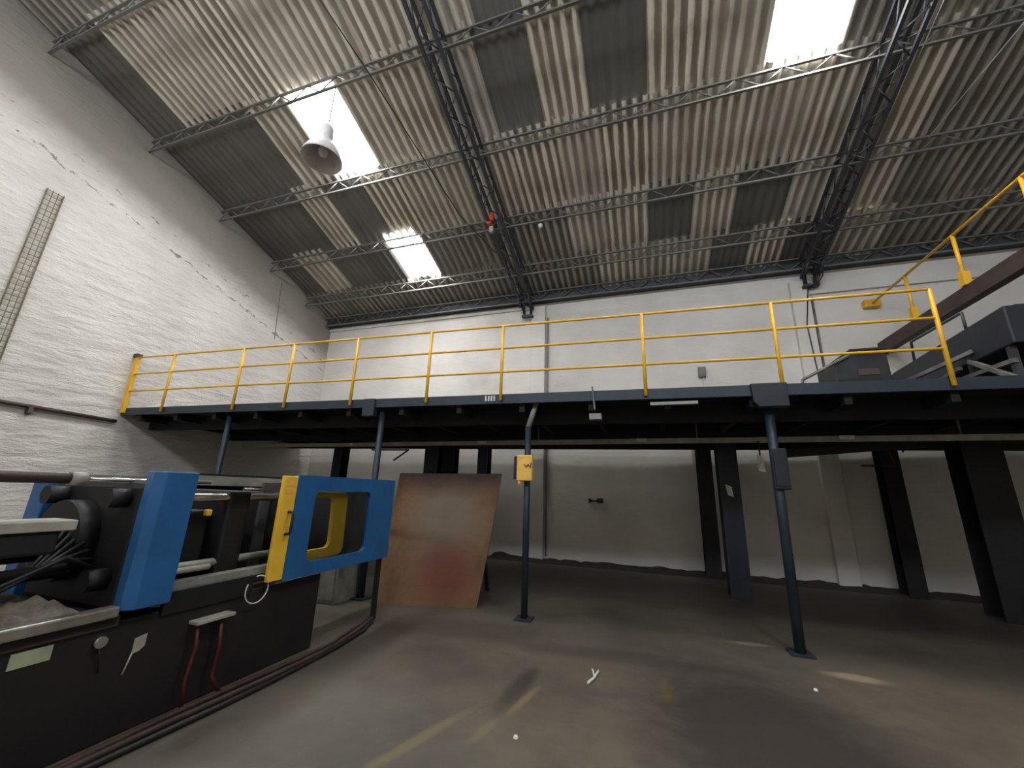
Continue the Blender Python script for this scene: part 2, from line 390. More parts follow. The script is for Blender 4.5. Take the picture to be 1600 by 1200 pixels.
# ------------------------------------------------------------------ lattice purlins
chord_me = bar_mesh('chord', 'truss', .042, .034); web_me = rod_mesh('web_bar', 'truss', .014, 6)
names = ['pale lattice purlin under the dark eave, along the top of the back wall',
         'grey lattice purlin, first one up the roof from the eave',
         'grey lattice purlin passing above the small lower skylight',
         'grey lattice purlin along the lower end of the skylight behind the lamp',
         'grey lattice purlin that the pendant lamp hangs from',
         'dark lattice purlin highest up the roof in the top left corner']
for i, y in enumerate(ROWS[:6]):
    y = y - .26 if i == 0 else y
    zt_, zb_ = zr(y) + .0, zr(y) - .27
    p = thing('lattice_purlin', (0, y, zb_), names[i], 'purlin', 'lattice purlins under the roof sheets')
    span(chord_me, 'top_chord', p, (.0, y, zt_), (XR, y, zt_)); span(chord_me, 'bottom_chord', p, (.0, y, zb_), (XR, y, zb_))
    n = 60
    for k in range(n):
        xa, xb = XR * k / n, XR * (k + 1) / n
        if xa > 17.5: break
        span(web_me, 'web_bar', p, (xa, y, zt_ if k % 2 else zb_), (xb, y, zb_ if k % 2 else zt_))
eb = MB().box(0, XR, D - .20, D - .002, zr(D) - .17, zr(D) + .02).build('eave_shade_strip', 'truss_dark')  # dark strip standing for the shaded top chord and the gap
tag(eb, 'dark strip for the shaded chord and gap where the roof meets the back wall', 'beam')

# lattice trusses running up the slope
tch = bar_mesh('chord', 'truss_dark', .055, .055); twb = rod_mesh('web_bar', 'truss_dark', .012, 6)
def truss(x, label, w2=.15):
    p = thing('roof_truss', (x, D, 6.5), label, 'truss', 'lattice trusses up the roof slope')
    ya, yb = D - .15, 0.05
    P = lambda y, dx, dz: (x + dx, y, zr(y) + dz)
    for dx in (-w2, w2):
        for dz in (-.06, -.42): span(tch, 'chord', p, P(ya, dx, dz), P(yb, dx, dz))
    n = 34; st = (ya - yb) / n
    for k in range(n):
        a, b2 = ya - k * st, ya - (k + 1) * st
        if b2 < 2.0: break
        s1 = 1 if k % 2 else -1
        span(twb, 'web_bar', p, P(a, -w2 * s1, -.42), P(b2, w2 * s1, -.42))
        for dx in (-w2, w2): span(twb, 'web_bar', p, P(a, dx, -.42 if k % 2 else -.06), P(b2, dx, -.06 if k % 2 else -.42))
    # foot of the truss bending down to the pilaster
    for dx in (-w2, w2):
        pts = [P(D - .62, dx, -.42), (x + dx, D - .42, zr(D) - .42), (x + dx * .8, D - .28, 6.72), (x + dx * .6, D - .2, 6.45)]
        MB().tube(pts, .028, 6).build('truss_foot', 'truss_dark', p)
        MB().tube([P(D - .2, dx, -.06), (x + dx * .8, D - .16, 6.8), (x + dx * .6, D - .14, 6.45)], .028, 6).build('truss_foot', 'truss_dark', p)
    MB().box(x - .16, x + .16, D - .26, D - .12, 6.40, 6.46).build('foot_plate', 'truss_dark', p)
    return p
truss(7.2, 'dark lattice truss crossing the middle of the roof')
truss(14.05, 'dark lattice truss on the right, ending by the red wires')

# ------------------------------------------------------------------ mezzanine
XE = 19.5
mez = thing('mezzanine', (0, M0, 0), 'dark steel mezzanine platform standing on posts along the back wall', 'mezzanine')
YB = 9.62
MB().prism([(0.02, my(0)), (XE, my(XE)), (XE, YB), (.02, YB)], 'z', HM - .08, HM).build('deck', 'dark_steel', mez)
e = MB()
def along(x0, x1, off0, off1, z0, z1):
    return MB().add([(x0, my(x0, off0), z0), (x1, my(x1, off0), z0), (x1, my(x1, off1), z0), (x0, my(x0, off1), z0),
                     (x0, my(x0, off0), z1), (x1, my(x1, off0), z1), (x1, my(x1, off1), z1), (x0, my(x0, off1), z1)],
                    [(0, 3, 2, 1), (4, 5, 6, 7), (0, 1, 5, 4), (1, 2, 6, 5), (2, 3, 7, 6), (3, 0, 4, 7)])
along(.02, XE, -.05, .0, HM - .12, HM + .02).build('edge_channel', 'teal_steel', mez)
along(.02, XE, .5, .62, HM - .34, HM - .08).build('main_beam', 'dark_steel', mez)
along(.02, XE, 2.3, 2.42, HM - .34, HM - .08).build('main_beam', 'dark_steel', mez)
along(.02, XE, 4.1, 4.22, HM - .34, HM - .08).build('main_beam', 'dark_steel', mez)
for k in range(20):
    x = .5 + k * 1.0
    MB().box(x - .04, x + .04, my(x, .02), YB, HM - .24, HM - .08).build('joist', 'dark_steel', mez)
def post(x, y, r, top, mat='teal_steel', xt=None):
    o = MB().tube([(x, y, 0), (xt if xt is not None else x, y, top)], r, 12).build('post', mat, mez)
    MB().box(x - .11, x + .11, y - .11, y + .11, 0, .02).build('base_plate', mat, mez); return o
post(2.80, my(2.8, .1), .045, HM - .08, 'teal_steel')
post(6.10, my(6.1, .1), .05, HM - .08); post(8.58, my(8.58, .1), .045, HM - .45); post(11.66, my(11.6, .1), .055, HM - .08, xt=11.68)
MB().tube([(8.58, my(8.58, .1), HM - .46), (8.7, my(8.7, .1), HM - .08)], .04, 10).build('post_elbow', 'grey_tube', mez)
MB().box(5.84, 6.06, my(6, -.09), my(6, .02), HM - .27, HM + .02).build('post_cap', 'teal_steel', mez, bevel=.01)
MB().prism([(11.47, HM + .03), (11.86, HM + .03), (11.86, HM - .27), (11.54, HM - .27), (11.48, HM - .2)], 'y', my(11.7, -.10), my(11.7, .02)).build('post_cap', 'blue_dark', mez, bevel=.01)
# I columns further back under the deck
def icol(x0, x1, y0, y1, top, mat, base=0.0):
    t_ = .02; xm = (x0 + x1) / 2
    return MB().box(x0, x1, y0, y0 + t_, base, top).box(x0, x1, y1 - t_, y1, base, top).box(xm - .012, xm + .012, y0 + t_, y1 - t_, base, top).build('column', mat, mez)
icol(11.27, 11.56, 9.7, 10.0, HM - .08, 'black'); icol(11.42, 11.74, 8.05, 8.35, HM - .08, 'blue_dark')
icol(4.66, 5.06, 9.3, 9.6, HM - .08, 'blue_dark'); icol(5.18, 5.52, 9.3, 9.6, HM - .08, 'dark_steel'); icol(6.18, 6.44, 9.3, 9.6, HM - .08, 'blue_dark')
icol(14.5, 14.78, 9.55, 9.85, HM - .08, 'black'); icol(15.0, 15.5, 8.3, 8.7, HM - .08, 'black'); icol(2.6, 2.85, 8.3, 8.6, HM - .08, 'black')
MB().prism([(11.50, 1.84), (11.60, 1.80), (11.62, 1.62), (11.53, 1.66)], 'y', 8.044, 8.05).build('white_sticker', 'paper', mez)
# small things along the edge channel
MB().bar((9.53, my(9.53, -.07), HM + .07), (9.56, my(9.53, -.07), HM - .25), .05, .02).build('strap', 'truss', mez)
MB().box(9.48, 9.64, my(9.5, -.06), my(9.5, .05), HM - .38, HM - .3).build('clamp', 'grey_tube', mez)
MB().box(10.28, 10.86, my(10.5, -.04), my(10.5, .03), HM - .2, HM - .16).build('strip', 'grey_tube', mez)
for k in range(4):
    MB().box(7.95 + k * .045, 7.975 + k * .045, my(8, -.062), my(8, -.05), HM - .08, HM + .0).build('vent_bar', 'paper', mez)

# grey tube hung under the deck
tube = thing('hanging_tube', (.3, 7.5, 2.5), 'long grey square tube with white stickers hanging under the mezzanine', 'tube')
tp = lambda x: 7.62 - .053 * x
MB().bar((.3, tp(.3), 2.5), (XE, tp(XE) + .2, 2.5), .07, .08).build('tube_body', 'pale', tube)
for x in (1.6, 4.6, 8.3, 11.0, 14.2, 17):
    MB().tube([(x, tp(x), 2.53), (x, tp(x), HM - .07)], .012, 6).build('hanger_rod', 'truss', tube)
for x, wd in ((3.9, .09), (7.15, .19), (10.14, .17), (12.95, .18)):
    y = tp(x) - .037
    MB().box(x - wd / 2, x + wd / 2, y - .004, y, 2.475, 2.53).build('sticker', 'paper', tube)

# ------------------------------------------------------------------ yellow guard rail on the mezzanine
gr = thing('guard_railing', (0, M0, HM), 'long yellow steel guard railing along the mezzanine edge', 'railing')
rail_me = rod_mesh('rail', 'yellow', .018, 8); rpost = rod_mesh('post', 'yellow', .024, 8)
PX = [.12, 1.2, 3.03, 4.21, 5.58, 6.98, 8.2, 10.23, 11.82, 13.46]
RO = -.075; TOP = 1.10
for i, x in enumerate(PX):
    if i == 0:
        MB().box(.06, .15, my(x, RO) - .03, my(x, RO) + .03, HM - .08, HM + TOP + .02).build('end_post', 'yellow', gr)
        MB().box(.02, .15, my(x, RO) - .05, my(x, RO) + .05, HM + TOP, HM + TOP + .08).build('rusty_cap', 'brownbeam', gr)
        continue
    span(rpost, 'post', gr, (x, my(x, RO), HM - .08), (x, my(x, RO), HM + TOP))
for h in (TOP, .735, .37):
    for a, b2 in zip(PX, PX[1:]):
        d = -.012 if (h < .5 and b2 > 4.3) else 0
        span(rail_me, 'top_rail' if h == TOP else 'mid_rail', gr, (a, my(a, RO), HM + h + d), (b2, my(b2, RO), HM + h + d))

# ------------------------------------------------------------------ beam with hand rail high on the right
bm_ = MB().box(15.13, 15.28, YF + .02, D - .002, 4.72, 4.97).build('runway_beam', 'brownbeam')
tag(bm_, 'brown steel beam running out from the back wall at the upper right', 'beam')
hr = thing('hand_rail', (15.13, D, 4.97), 'yellow hand rail with posts standing on the brown beam at upper right', 'railing')
MB().tube([(15.15, D - .06, 5.88), (15.15, 2.5, 5.88)], .024, 8).build('top_rail', 'yellow', hr)
for y in (8.85, 7.55, 6.25, 4.9, 3.6):
    MB().tube([(15.15, y, 4.97), (15.15, y, 5.88)], .028, 8).build('post', 'yellow', hr)
    MB().box(15.10, 15.20, y - .05, y + .05, 4.97, 5.2).build('post_foot', 'yellow', hr)
MB().box(15.0, 15.30, D - .14, D - .002, 5.80, 5.97).build('wall_bracket', 'yellow', hr, bevel=.01)

# ------------------------------------------------------------------ things on the mezzanine, right
bx = thing('control_cabinet', (13.1, 6.7, HM), 'black cabinet with a brown label standing on the mezzanine behind the rail', 'cabinet')
MB().prism([(12.80, HM), (13.44, HM), (13.42, 3.6), (13.36, 3.66), (13.02, 3.66), (12.80, 3.54)], 'y', 6.5, 7.1).build('body', 'rubber', bx, bevel=.01)
MB().box(13.0, 13.42, 6.46, 7.14, 3.66, 3.69).build('lid', 'black', bx)
MB().box(13.06, 13.30, 6.492, 6.5, 3.31, 3.40).build('brown_label', 'brownbeam', bx)
lv = MB().tube([(12.36, 6.42, HM), (12.36, 6.42, 3.26), (12.98, 6.47, 3.6)], .022, 8).build('lever_bar', 'truss')
tag(lv, 'thin dark bar sloping up to the black cabinet on the mezzanine', 'bar')
bc = thing('conveyor_machine', (15, 7, HM), 'dark blue machine on a tube frame at the right end of the mezzanine', 'machine')
MB().prism([(5.72, 3.40), (5.72, 3.86), (8.0, 3.72), (8.4, 3.55), (8.4, 3.3)], 'x', 14.2, 16.4).build('body', 'blue_dark', bc, bevel=.015)
MB().prism([(6.0, 3.84), (6.0, 3.98), (7.0, 3.92), (7.3, 3.77)], 'x', 14.5, 16.0).build('cover', 'blue_dark', bc, bevel=.015)
for x in (14.25, 16.3):
    for y in (5.85, 6.45, 8.2): MB().bar((x, y, HM), (x, y, 3.42), .06, .06).build('leg', 'truss_dark', bc)
MB().bar((14.22, 5.8, 3.22), (14.22, 8.3, 3.22), .05, .05).build('frame_rail', 'truss', bc)
MB().bar((14.1, 8.3, 3.1), (14.15, 6.5, 3.34), .05, .05).build('frame_brace', 'truss', bc)
MB().bar((13.75, 7.3, 3.28), (14.2, 6.3, 3.5), .05, .05).build('frame_brace', 'truss', bc)
MB().bar((14.2, 5.8, 3.0), (14.2, 6.4, 3.4), .05, .05).build('frame_brace', 'truss', bc)
MB().tube([(14.22, 7.45, 3.72), (14.22, 7.42, 4.05), (14.22, 6.34, 4.05), (14.22, 6.34, 3.82)], .018, 8).build('handle', 'truss_dark', bc)
sk = thing('socket_box', (11.6, D, 4.4), 'small grey socket box with cable on the back wall above the mezzanine', 'socket')
MB().box(11.52, 11.68, D - .08, D - .001, 4.40, 4.66).build('box', 'truss', sk, bevel=.01)
MB().tube([(11.62, D - .04, 4.4), (11.63, D - .04, 3.9)], .012, 6).build('cable', 'white_cable', sk)
# conduits beside the pilasters
cn = MB().tube([(7.76, D - .04, .1), (7.76, D - .04, 6.4)], .022, 8).build('conduit', 'grey_tube'); tag(cn, 'thin grey conduit down the wall beside the left pilaster', 'pipe')
cn = MB().tube([(14.08, D - .04, 3.0), (14.08, D - .04, 6.2)], .022, 8).build('conduit', 'truss'); tag(cn, 'thin dark conduit beside the right pilaster above the mezzanine', 'pipe')
rw = thing('wire_bundle', (14.2, D - .3, 6.5), 'bundle of dark and red wires hanging from the right truss', 'wires')
for k, (dx, mm) in enumerate(((0, 'rubber'), (.09, 'rubber'), (.18, 'red_hose'))):
    MB().tube([(14.1 + dx, D - .35, 6.9), (14.16 + dx * .6, D - .3, 6.6), (14.1 + dx * .3, D - .28, 6.42), (14.02, D - .2, 6.38)], .016, 6).build('wire', mm, rw)
wb = thing('wire_bundle', (14.0, D - .16, 6.2), 'dark wire dropping behind the railing below the right truss', 'wires')
MB().tube([(14.0, D - .16, 6.42), (13.86, D - .14, 5.5), (13.9, D - .14, 4.5), (13.95, D - .14, 3.4)], .012, 6).build('wire', 'rubber', wb)

# ------------------------------------------------------------------ left wall: mesh cable tray, pipe, hook
tr = thing('mesh_cable_tray', (0, 3.15, 2.2), 'tall narrow wire mesh cable tray fixed upright on the white wall', 'cable tray')
hw = bar_mesh('wire', 'wire', .010, .010); y0, y1 = 3.04, 3.26
for y in (y0, y0 + .073, y0 + .147, y1): span(hw, 'wire', tr, (.05, y, 2.2), (.05, y, 6.68))
for y in (y0, y1): span(hw, 'side_wire', tr, (.016, y, 2.2), (.016, y, 6.68))
k = 0; z = 2.25
while z < 6.69:
    span(hw, 'cross_wire', tr, (.056, y0 - .01, z), (.056, y1 + .01, z)); z += .10
for y in (y0, y1):
    for z in (2.3, 3.4, 4.5, 5.6, 6.6): span(hw, 'standoff', tr, (.002, y, z), (.056, y, z))
wp = thing('wall_pipe', (0, 3, 2.7), 'rusty brown pipe along the left wall just below mezzanine level', 'pipe')
MB().tube([(.06, .5, 2.80), (.06, 3.4, 2.76), (.06, 5.0, 2.70)], .035, 10).build('pipe', 'brownbeam', wp)
for y in (1.8, 3.78): MB().bar((.0, y, 2.68), (.1, y, 2.70), .06, .14).build('clamp', 'brownbeam', wp)
hk = MB().bar((-.02, 1.66, 6.95), (.25, 1.9, 6.85), .05, .05).build('wall_spike', 'brownbeam'); tag(hk, 'short rusty iron stub sticking out high on the left wall', 'iron stub')
lc = MB().tube([(.015, 7.97, 7.45), (.015, 8.1, 5.68)], .008, 6).build('wall_wire', 'truss'); tag(lc, 'thin wire running down the left wall near the eave corner', 'wire')

# ------------------------------------------------------------------ pendant lamp, cables, small roof things
lp = thing('pendant_lamp', (5.15, 4.205, 7.0), 'grey bell-shaped pendant lamp hanging in front of the skylight', 'lamp')
MB().tube([(5.15, 4.205, zr(4.205) - .294), (5.15, 4.205, 7.72)], .012, 6).build('cord', 'rubber', lp)
MB().lathe([(.0, .74), (.06, .74), (.10, .68), (.115, .50), (.12, .42), (.17, .34), (.26, .20), (.32, .06), (.335, .0), (.325, 0), (.30, .07), (.24, .20), (.15, .33), (.0, .36)], 32, (5.15, 4.205, 7.0)).build('shade', 'lamp_shell', lp)
MB().lathe([(.0, .08), (.06, .10), (.085, .17), (.06, .26), (.05, .34), (.0, .35)], 20, (5.15, 4.205, 7.0)).build('bulb', 'lamp_glass', lp)
for pts, lab, mat, r in (
        ([(5.55, 2.3, 9.17), (5.92, 4.11, 8.60), (6.41, 6.97, 7.70), (6.9, 8.1, 7.34)], 'dark cable stretched under the roof left of the middle truss', 'rubber', .012),
        ([(14.34, 4.0, 8.62), (14.34, 5.99, 8.01)], 'pale thin wire under the roof at the top right, left one of two', 'white_cable', .008),
        ([(16.0, 4.0, 8.6), (15.43, 5.87, 8.04), (15.02, 7.24, 7.61)], 'pale thin wire under the roof at the far right edge', 'white_cable', .009)):
    tag(MB().tube(pts, r, 6).build('roof_cable', mat), lab, 'cable', 'cables under the roof')
bl = MB().lathe([(0, .055), (.03, .048), (.052, .02), (.052, -.02), (.03, -.048), (0, -.055)], 16, (8.16, 7.62, 7.55)).build('round_bulb', 'lamp_glass')
tag(bl, 'small round white bulb under the roof right of the middle truss', 'bulb')
rb = thing('orange_bundle', (7.1, 7.2, 7.5), 'small orange-red bundle tied to the middle roof truss', 'bundle')
MB().box(7.0, 7.1, 7.15, 7.25, 7.50, 7.72).box(7.08, 7.17, 7.12, 7.2, 7.56, 7.76).build('wrap', 'orange', rb, bevel=.015)
MB().box(7.03, 7.12, 7.25, 7.33, 7.34, 7.5).build('tail', 'pale', rb, bevel=.01)

# ------------------------------------------------------------------ boxes on the mezzanine posts, under-deck things
yb = thing('switch_box', (8.58, my(8.58), 1.7), 'orange-yellow switch box on the thin post under the mezzanine', 'switch box')
MB().box(8.47, 8.69, my(8.5, -.06), my(8.5, .02), 1.74, 2.09).build('front', 'board', yb, bevel=.012)
MB().box(8.40, 8.60, my(8.5, .02), my(8.5, .2), 1.76, 2.08).build('body', 'blue_dark', yb, bevel=.012)
MB().tube([(8.58, my(8.5, -.065), 1.96), (8.61, my(8.5, -.068), 1.93), (8.64, my(8.5, -.068), 1.96), (8.67, my(8.5, -.066), 1.92), (8.68, my(8.5, -.066), 1.99)], .008, 6).build('mark', 'rubber', yb)
MB().tube([(8.51, my(8.5, -.03), 1.74), (8.51, my(8.5, -.03), 1.68)], .02, 8).build('plug', 'board', yb)
pb = thing('switch_box', (11.7, my(11.7), 1.7), 'dark blue switch box on the right mezzanine post', 'switch box')
MB().box(11.61, 11.78, my(11.7, .0), my(11.7, .045), 1.72, 2.2).build('body', 'blue_dark', pb, bevel=.012)
MB().box(11.63, 11.76, my(11.7, -.01), my(11.7, .0), 1.76, 2.16).build('lid', 'blue_dark', pb)
tg = thing('paper_tag', (11.93, 7.0, 2.0), 'white and yellow paper tag hanging under the mezzanine by the right post', 'tag')
MB().tube([(11.85, tp(11.85), 2.47), (11.85, 6.995, 2.25)], .012, 6).build('string', 'rubber', tg)
MB().prism([(11.81, 2.26), (11.88, 2.26), (11.90, 2.0), (11.81, 2.02)], 'y', 6.99, 7.0).build('paper', 'paper', tg)
br = thing('steel_bracket', (4.6, 8, 2.4), 'triangular dark steel bracket below the hanging tube, above the blue door', 'bracket')
MB().bar((4.0, 8.0, 2.44), (5.0, 8.0, 2.44), .03, .03).build('arm', 'truss_dark', br); MB().bar((5.0, 8.0, 2.44), (4.62, 8.0, 2.2), .03, .03).build('brace', 'truss_dark', br)
MB().bar((4.0, 8.0, 2.44), (4.0, 8.0, HM - .08), .03, .03).build('hanger', 'truss_dark', br)
dg = thing('ceiling_duct', (13, 8, 2.4), 'dark duct hung low under the right part of the mezzanine', 'duct')
MB().bar((12.4, 8.0, 2.36), (14.4, 8.0, 2.54), .1, .12).build('duct', 'black', dg)
for x in (12.6, 14.1): MB().tube([(x, 8.0, 2.4), (x, 8.0, HM - .08)], .012, 6).build('hanger', 'black', dg)
rp = thing('red_pipe', (14.3, 8.6, 2.1), 'dark red pipe under the mezzanine near the right columns', 'pipe')
MB().tube([(13.9, 8.9, 2.25), (14.4, 8.9, 2.25), (14.32, 8.9, 2.55), (14.3, 8.9, HM - .07)], .018, 8).build('pipe', 'red_hose', rp)
fx = thing('wall_fitting', (9.1, D, 1.4), 'small dark pipe fitting on the back wall under the mezzanine', 'fitting')
MB().tube([(8.86, D - .04, 1.43), (9.08, D - .04, 1.44)], .022, 8).build('pipe', 'rubber', fx)
MB().box(9.02, 9.16, D - .07, D - .001, 1.39, 1.5).build('valve', 'rubber', fx, bevel=.01); MB().box(8.82, 8.88, D - .06, D - .001, 1.38, 1.48).build('flange', 'rubber', fx)

# ------------------------------------------------------------------ rusty plate leaning against the post
pb0, pb1 = Vector((6.38, 5.28, 0)), Vector((7.83, 5.72, 0)); pt0, pt1 = Vector((6.18, 5.98, 1.83)), Vector((8.02, 6.02, 1.85))
cen = (pb0 + pb1) / 2; nx, nz = 8, 8; th = Vector((.0, .02, .006))
vs = []; fs = []
for lay in (0, 1):
    for j in range(nz + 1):
        for i in range(nx + 1):
            u, q = i / nx, j / nz
            pnt = pb0.lerp(pb1, u).lerp(pt0.lerp(pt1, u), q) + Vector((0, .035 * math.sin(q * math.pi) + .02 * math.sin(u * 5), 0)) + th * lay
            vs.append(pnt)
K = (nx + 1) * (nz + 1); idx = lambda l, i, j: l * K + j * (nx + 1) + i
for l in (0, 1):
    for j in range(nz):
        for i in range(nx): fs.append((idx(l, i, j), idx(l, i + 1, j), idx(l, i + 1, j + 1), idx(l, i, j + 1)))
for i in range(nx):
    for j in (0, nz): fs.append((idx(0, i, j), idx(0, i + 1, j), idx(1, i + 1, j), idx(1, i, j)))
for j in range(nz):
    for i in (0, nx): fs.append((idx(0, i, j), idx(0, i, j + 1), idx(1, i, j + 1), idx(1, i, j)))
rpl = MB().add(vs, fs, False).build('rusty_plate', 'rust', origin=tuple(cen))
tag(rpl, 'large rusty brown steel plate leaning on edge behind the blue door', 'steel plate')
ps = thing('plate_stand', (7.1, 6.2, 0), 'dark trestle that the rusty plate leans on', 'trestle')
for x in (6.6, 7.6):
    MB().bar((x, 6.10, 0), (x, 6.10, 1.75), .05, .05).build('upright', 'dark_steel', ps); MB().bar((x, 6.7, 0), (x, 6.12, 1.5), .05, .05).build('brace', 'dark_steel', ps)
MB().bar((6.4, 6.10, 1.7), (7.8, 6.10, 1.7), .05, .05).build('cross_bar', 'dark_steel', ps)
gb = thing('metal_cabinet', (5.9, 5.1, 0), 'low grey metal cabinet on the floor behind the blue door', 'cabinet')
MB().box(5.62, 6.0, 5.0, 5.5, 0, .55).build('body', 'grey_tube', gb, bevel=.01); MB().box(5.66, 5.96, 4.985, 5.0, .05, .5).build('door', 'grey_tube', gb)

# ------------------------------------------------------------------ injection moulding machine
im = thing('moulding_machine', (6.1, 2.5, 0), 'dark injection moulding machine with blue columns and a blue guard door', 'machine')
FX = 6.85
MB().box(5.3, FX, .2, 3.72, 0, .70).build('bed', 'bed', im, bevel=.015)
MB().box(5.25, FX + .03, .2, 1.93, .70, .74).build('bed_top', 'black', im)
MB().box(FX - .03, FX + .06, .2, 1.92, .735, .80).build('edge_rail', 'chrome', im, bevel=.012)
MB().box(FX - .04, FX + .02, .2, 1.95, .675, .735).build('edge_skirt', 'brownbeam', im)
MB().prism([(6.73, 1.97), (6.88, 1.93), (6.93, 1.98), (6.93, 2.20), (6.73, 2.22)], 'z', .76, 1.655).build('blue_column', 'blue', im, bevel=.008)
MB().prism([(5.40, 1.95), (5.61, 1.95), (5.61, 2.12), (5.40, 2.12)], 'z', .66, 1.60).build('blue_column', 'blue', im, bevel=.008)
# platen and clamp between the columns
pn = MB().box(5.63, 6.73, 1.98, 2.25, .70, 1.58).build('platen', 'black', im, bevel=.05)
def ycyl(name, x, z, y0, y1, r, mat, n=20): return MB().tube([(x, y0, z), (x, y1, z)], r, n).build(name, mat, im)
ycyl('nozzle_ring', 6.1, 1.15, 1.86, 1.98, .28, 'black'); ycyl('barrel', 6.1, 1.15, .3, 1.9, .13, 'black'); ycyl('barrel_band', 6.1, 1.15, 1.3, 1.55, .16, 'dark_steel')
for x in (5.82, 6.56):
    for z in (.92, 1.46):
        ycyl('tie_bar', x, z, 1.9, 3.5, .035, 'chrome' if z > 1 else 'grey_tube', 12); ycyl('tie_bar_nut', x, z, 1.86, 1.98, .075, 'black', 6)
ycyl('injection_cylinder', 6.5, 1.585, .3, 1.72, .034, 'brownbeam'); ycyl('cylinder_collar', 6.5, 1.585, 1.28, 1.33, .045, 'black'); ycyl('cylinder_rod', 6.5, 1.585, 1.7, 2.6, .014, 'chrome')
ycyl('cylinder_collar', 6.5, 1.585, 1.66, 1.74, .044, 'pale')
MB().box(6.36, 6.62, .3, 1.72, 1.26, 1.325).build('carriage_plate', 'pale', im, bevel=.008)
MB().box(6.38, 6.6, .3, 1.66, 1.12, 1.26).build('carriage_body', 'dark_steel', im, bevel=.02)
ycyl('lower_rod', 6.55, 1.02, .4, 1.75, .03, 'black'); ycyl('lower_rod', 6.3, .95, .3, 1.9, .025, 'black')
random.seed(3)
for k in range(7):
    x = 6.2 + .06 * k; z0 = .86 + .02 * k
    MB().tube([(x, 1.9, 1.3 - .05 * k), (x + .08, 1.7, z0 + .12), (x + .04, 1.45, z0 + .06 * math.sin(k)), (x, 1.0, z0 + .05)], .013, 6).build('hose', 'rubber', im)
# second platen, mould space and guard
MB().box(5.45, 6.6, 2.72, 2.95, .70, 1.52).build('platen', 'black', im, bevel=.03)
MB().box(5.6, 6.45, 2.3, 2.7, .9, 1.35).build('mould_block', 'black', im, bevel=.03)
MB().box(5.35, 6.6, 3.4, 3.7, .70, 1.5).build('platen', 'black', im, bevel=.03)
MB().box(6.66, 6.76, 2.2, 3.15, 1.60, 1.64).build('guard_rail', 'grey_tube', im)
MB().box(5.4, 5.5, 2.1, 4.7, 1.55, 1.62).build('guard_rail', 'grey_tube', im)
MB().box(6.70, 6.80, 2.2, 3.2, .80, .86).build('guard_rail', 'grey_tube', im); ycyl('slide_rod', 6.76, .93, 2.15, 2.55, .022, 'pale', 10); ycyl('slide_rod', 6.72, 1.54, 2.75, 3.0, .014, 'chrome', 10)
MB().box(5.36, 5.42, 2.2, 3.7, .72, 1.55).build('rear_guard', 'black', im)
MB().box(6.70, 6.74, 2.45, 2.5, 1.32, 1.37).build('yellow_knob', 'yellow', im, bevel=.01)
# guard door with a window, yellow edge panel and black handle
DY0, DY1, DZ0, DZ1 = 3.15, 4.78, .72, 1.685
WY0, WY1, WZ0, WZ1 = 3.40, 4.30, .85, 1.53
def rrect(y0, y1, z0, z1, r, n=5):
    pts = []
    for cy, cz, a0 in ((y1 - r, z1 - r, 0), (y0 + r, z1 - r, 90), (y0 + r, z0 + r, 180), (y1 - r, z0 + r, 270)):
        for k in range(n + 1):
            a = math.radians(a0 + 90 * k / n); pts.append((cy + r * math.cos(a), cz + r * math.sin(a)))
    return pts
def frame(outer, inner, x0, x1):
    n = len(outer); b_ = MB(); vs = [(x, *q) for x in (x0, x1) for ring in (outer, inner) for q in ring]
    fs = []
    for i in range(n):
        j = (i + 1) % n
        fs += [(i, j, n + j, n + i), (2 * n + i, 2 * n + j, 3 * n + j, 3 * n + i), (i, j, 2 * n + j, 2 * n + i), (n + i, n + j, 3 * n + j, 3 * n + i)]
    return b_.add(vs, fs)
door = frame(rrect(DY0, DY1, DZ0, DZ1, .012), rrect(WY0, WY1, WZ0, WZ1, .07), 6.87, 6.92).build('guard_door', 'blue', im)
MB().prism(rrect(WY0 - .01, WY1 + .01, WZ0 - .01, WZ1 + .01, .07), 'x', 6.892, 6.897).build('window_pane', 'glass', door)
MB().prism([(3.36, 1.535), (3.92, 1.515), (3.965, 1.49), (3.98, 1.44), (4.0, .93), (3.98, .875), (3.93, .85), (3.38, .835), (3.36, .855), (3.36, .92), (3.38, .94), (3.74, .945), (3.77, .965), (3.785, 1.0), (3.765, 1.41), (3.75, 1.445), (3.71, 1.46), (3.36, 1.47)], 'x', 6.80, 6.845).build('inner_frame', 'yellow_panel', im, bevel=.004)
MB().box(6.28, 6.32, 3.3, 5.1, .72, 1.62).build('inner_panel', 'grey_panel', im)
MB().box(5.38, 5.42, 3.1, 4.78, .72, 1.68).build('rear_door', 'dark_steel', im)
MB().box(6.885, 6.925, 2.985, 3.145, .74, 1.67).build('edge_panel', 'yellow_panel', im, bevel=.006)
MB().tube([(6.925, 3.09, 1.34), (6.975, 3.09, 1.335), (6.985, 3.09, 1.31), (6.985, 3.09, 1.17), (6.975, 3.09, 1.145), (6.925, 3.09, 1.14)], .013, 8).build('door_handle', 'rubber', im)
for z in (1.60, 1.53): MB().box(6.9255, 6.928, 3.02, 3.1, z - .025, z + .025).build('warning_sticker', 'board', im)
MB().box(5.3, 6.9, 4.70, 4.76, 1.58, 1.66).build('door_beam', 'dark_steel', im)
for x in (5.42, 6.84): MB().bar((x, 4.72, 0), (x, 4.72, .74), .05, .05).build('door_leg', 'black', im)
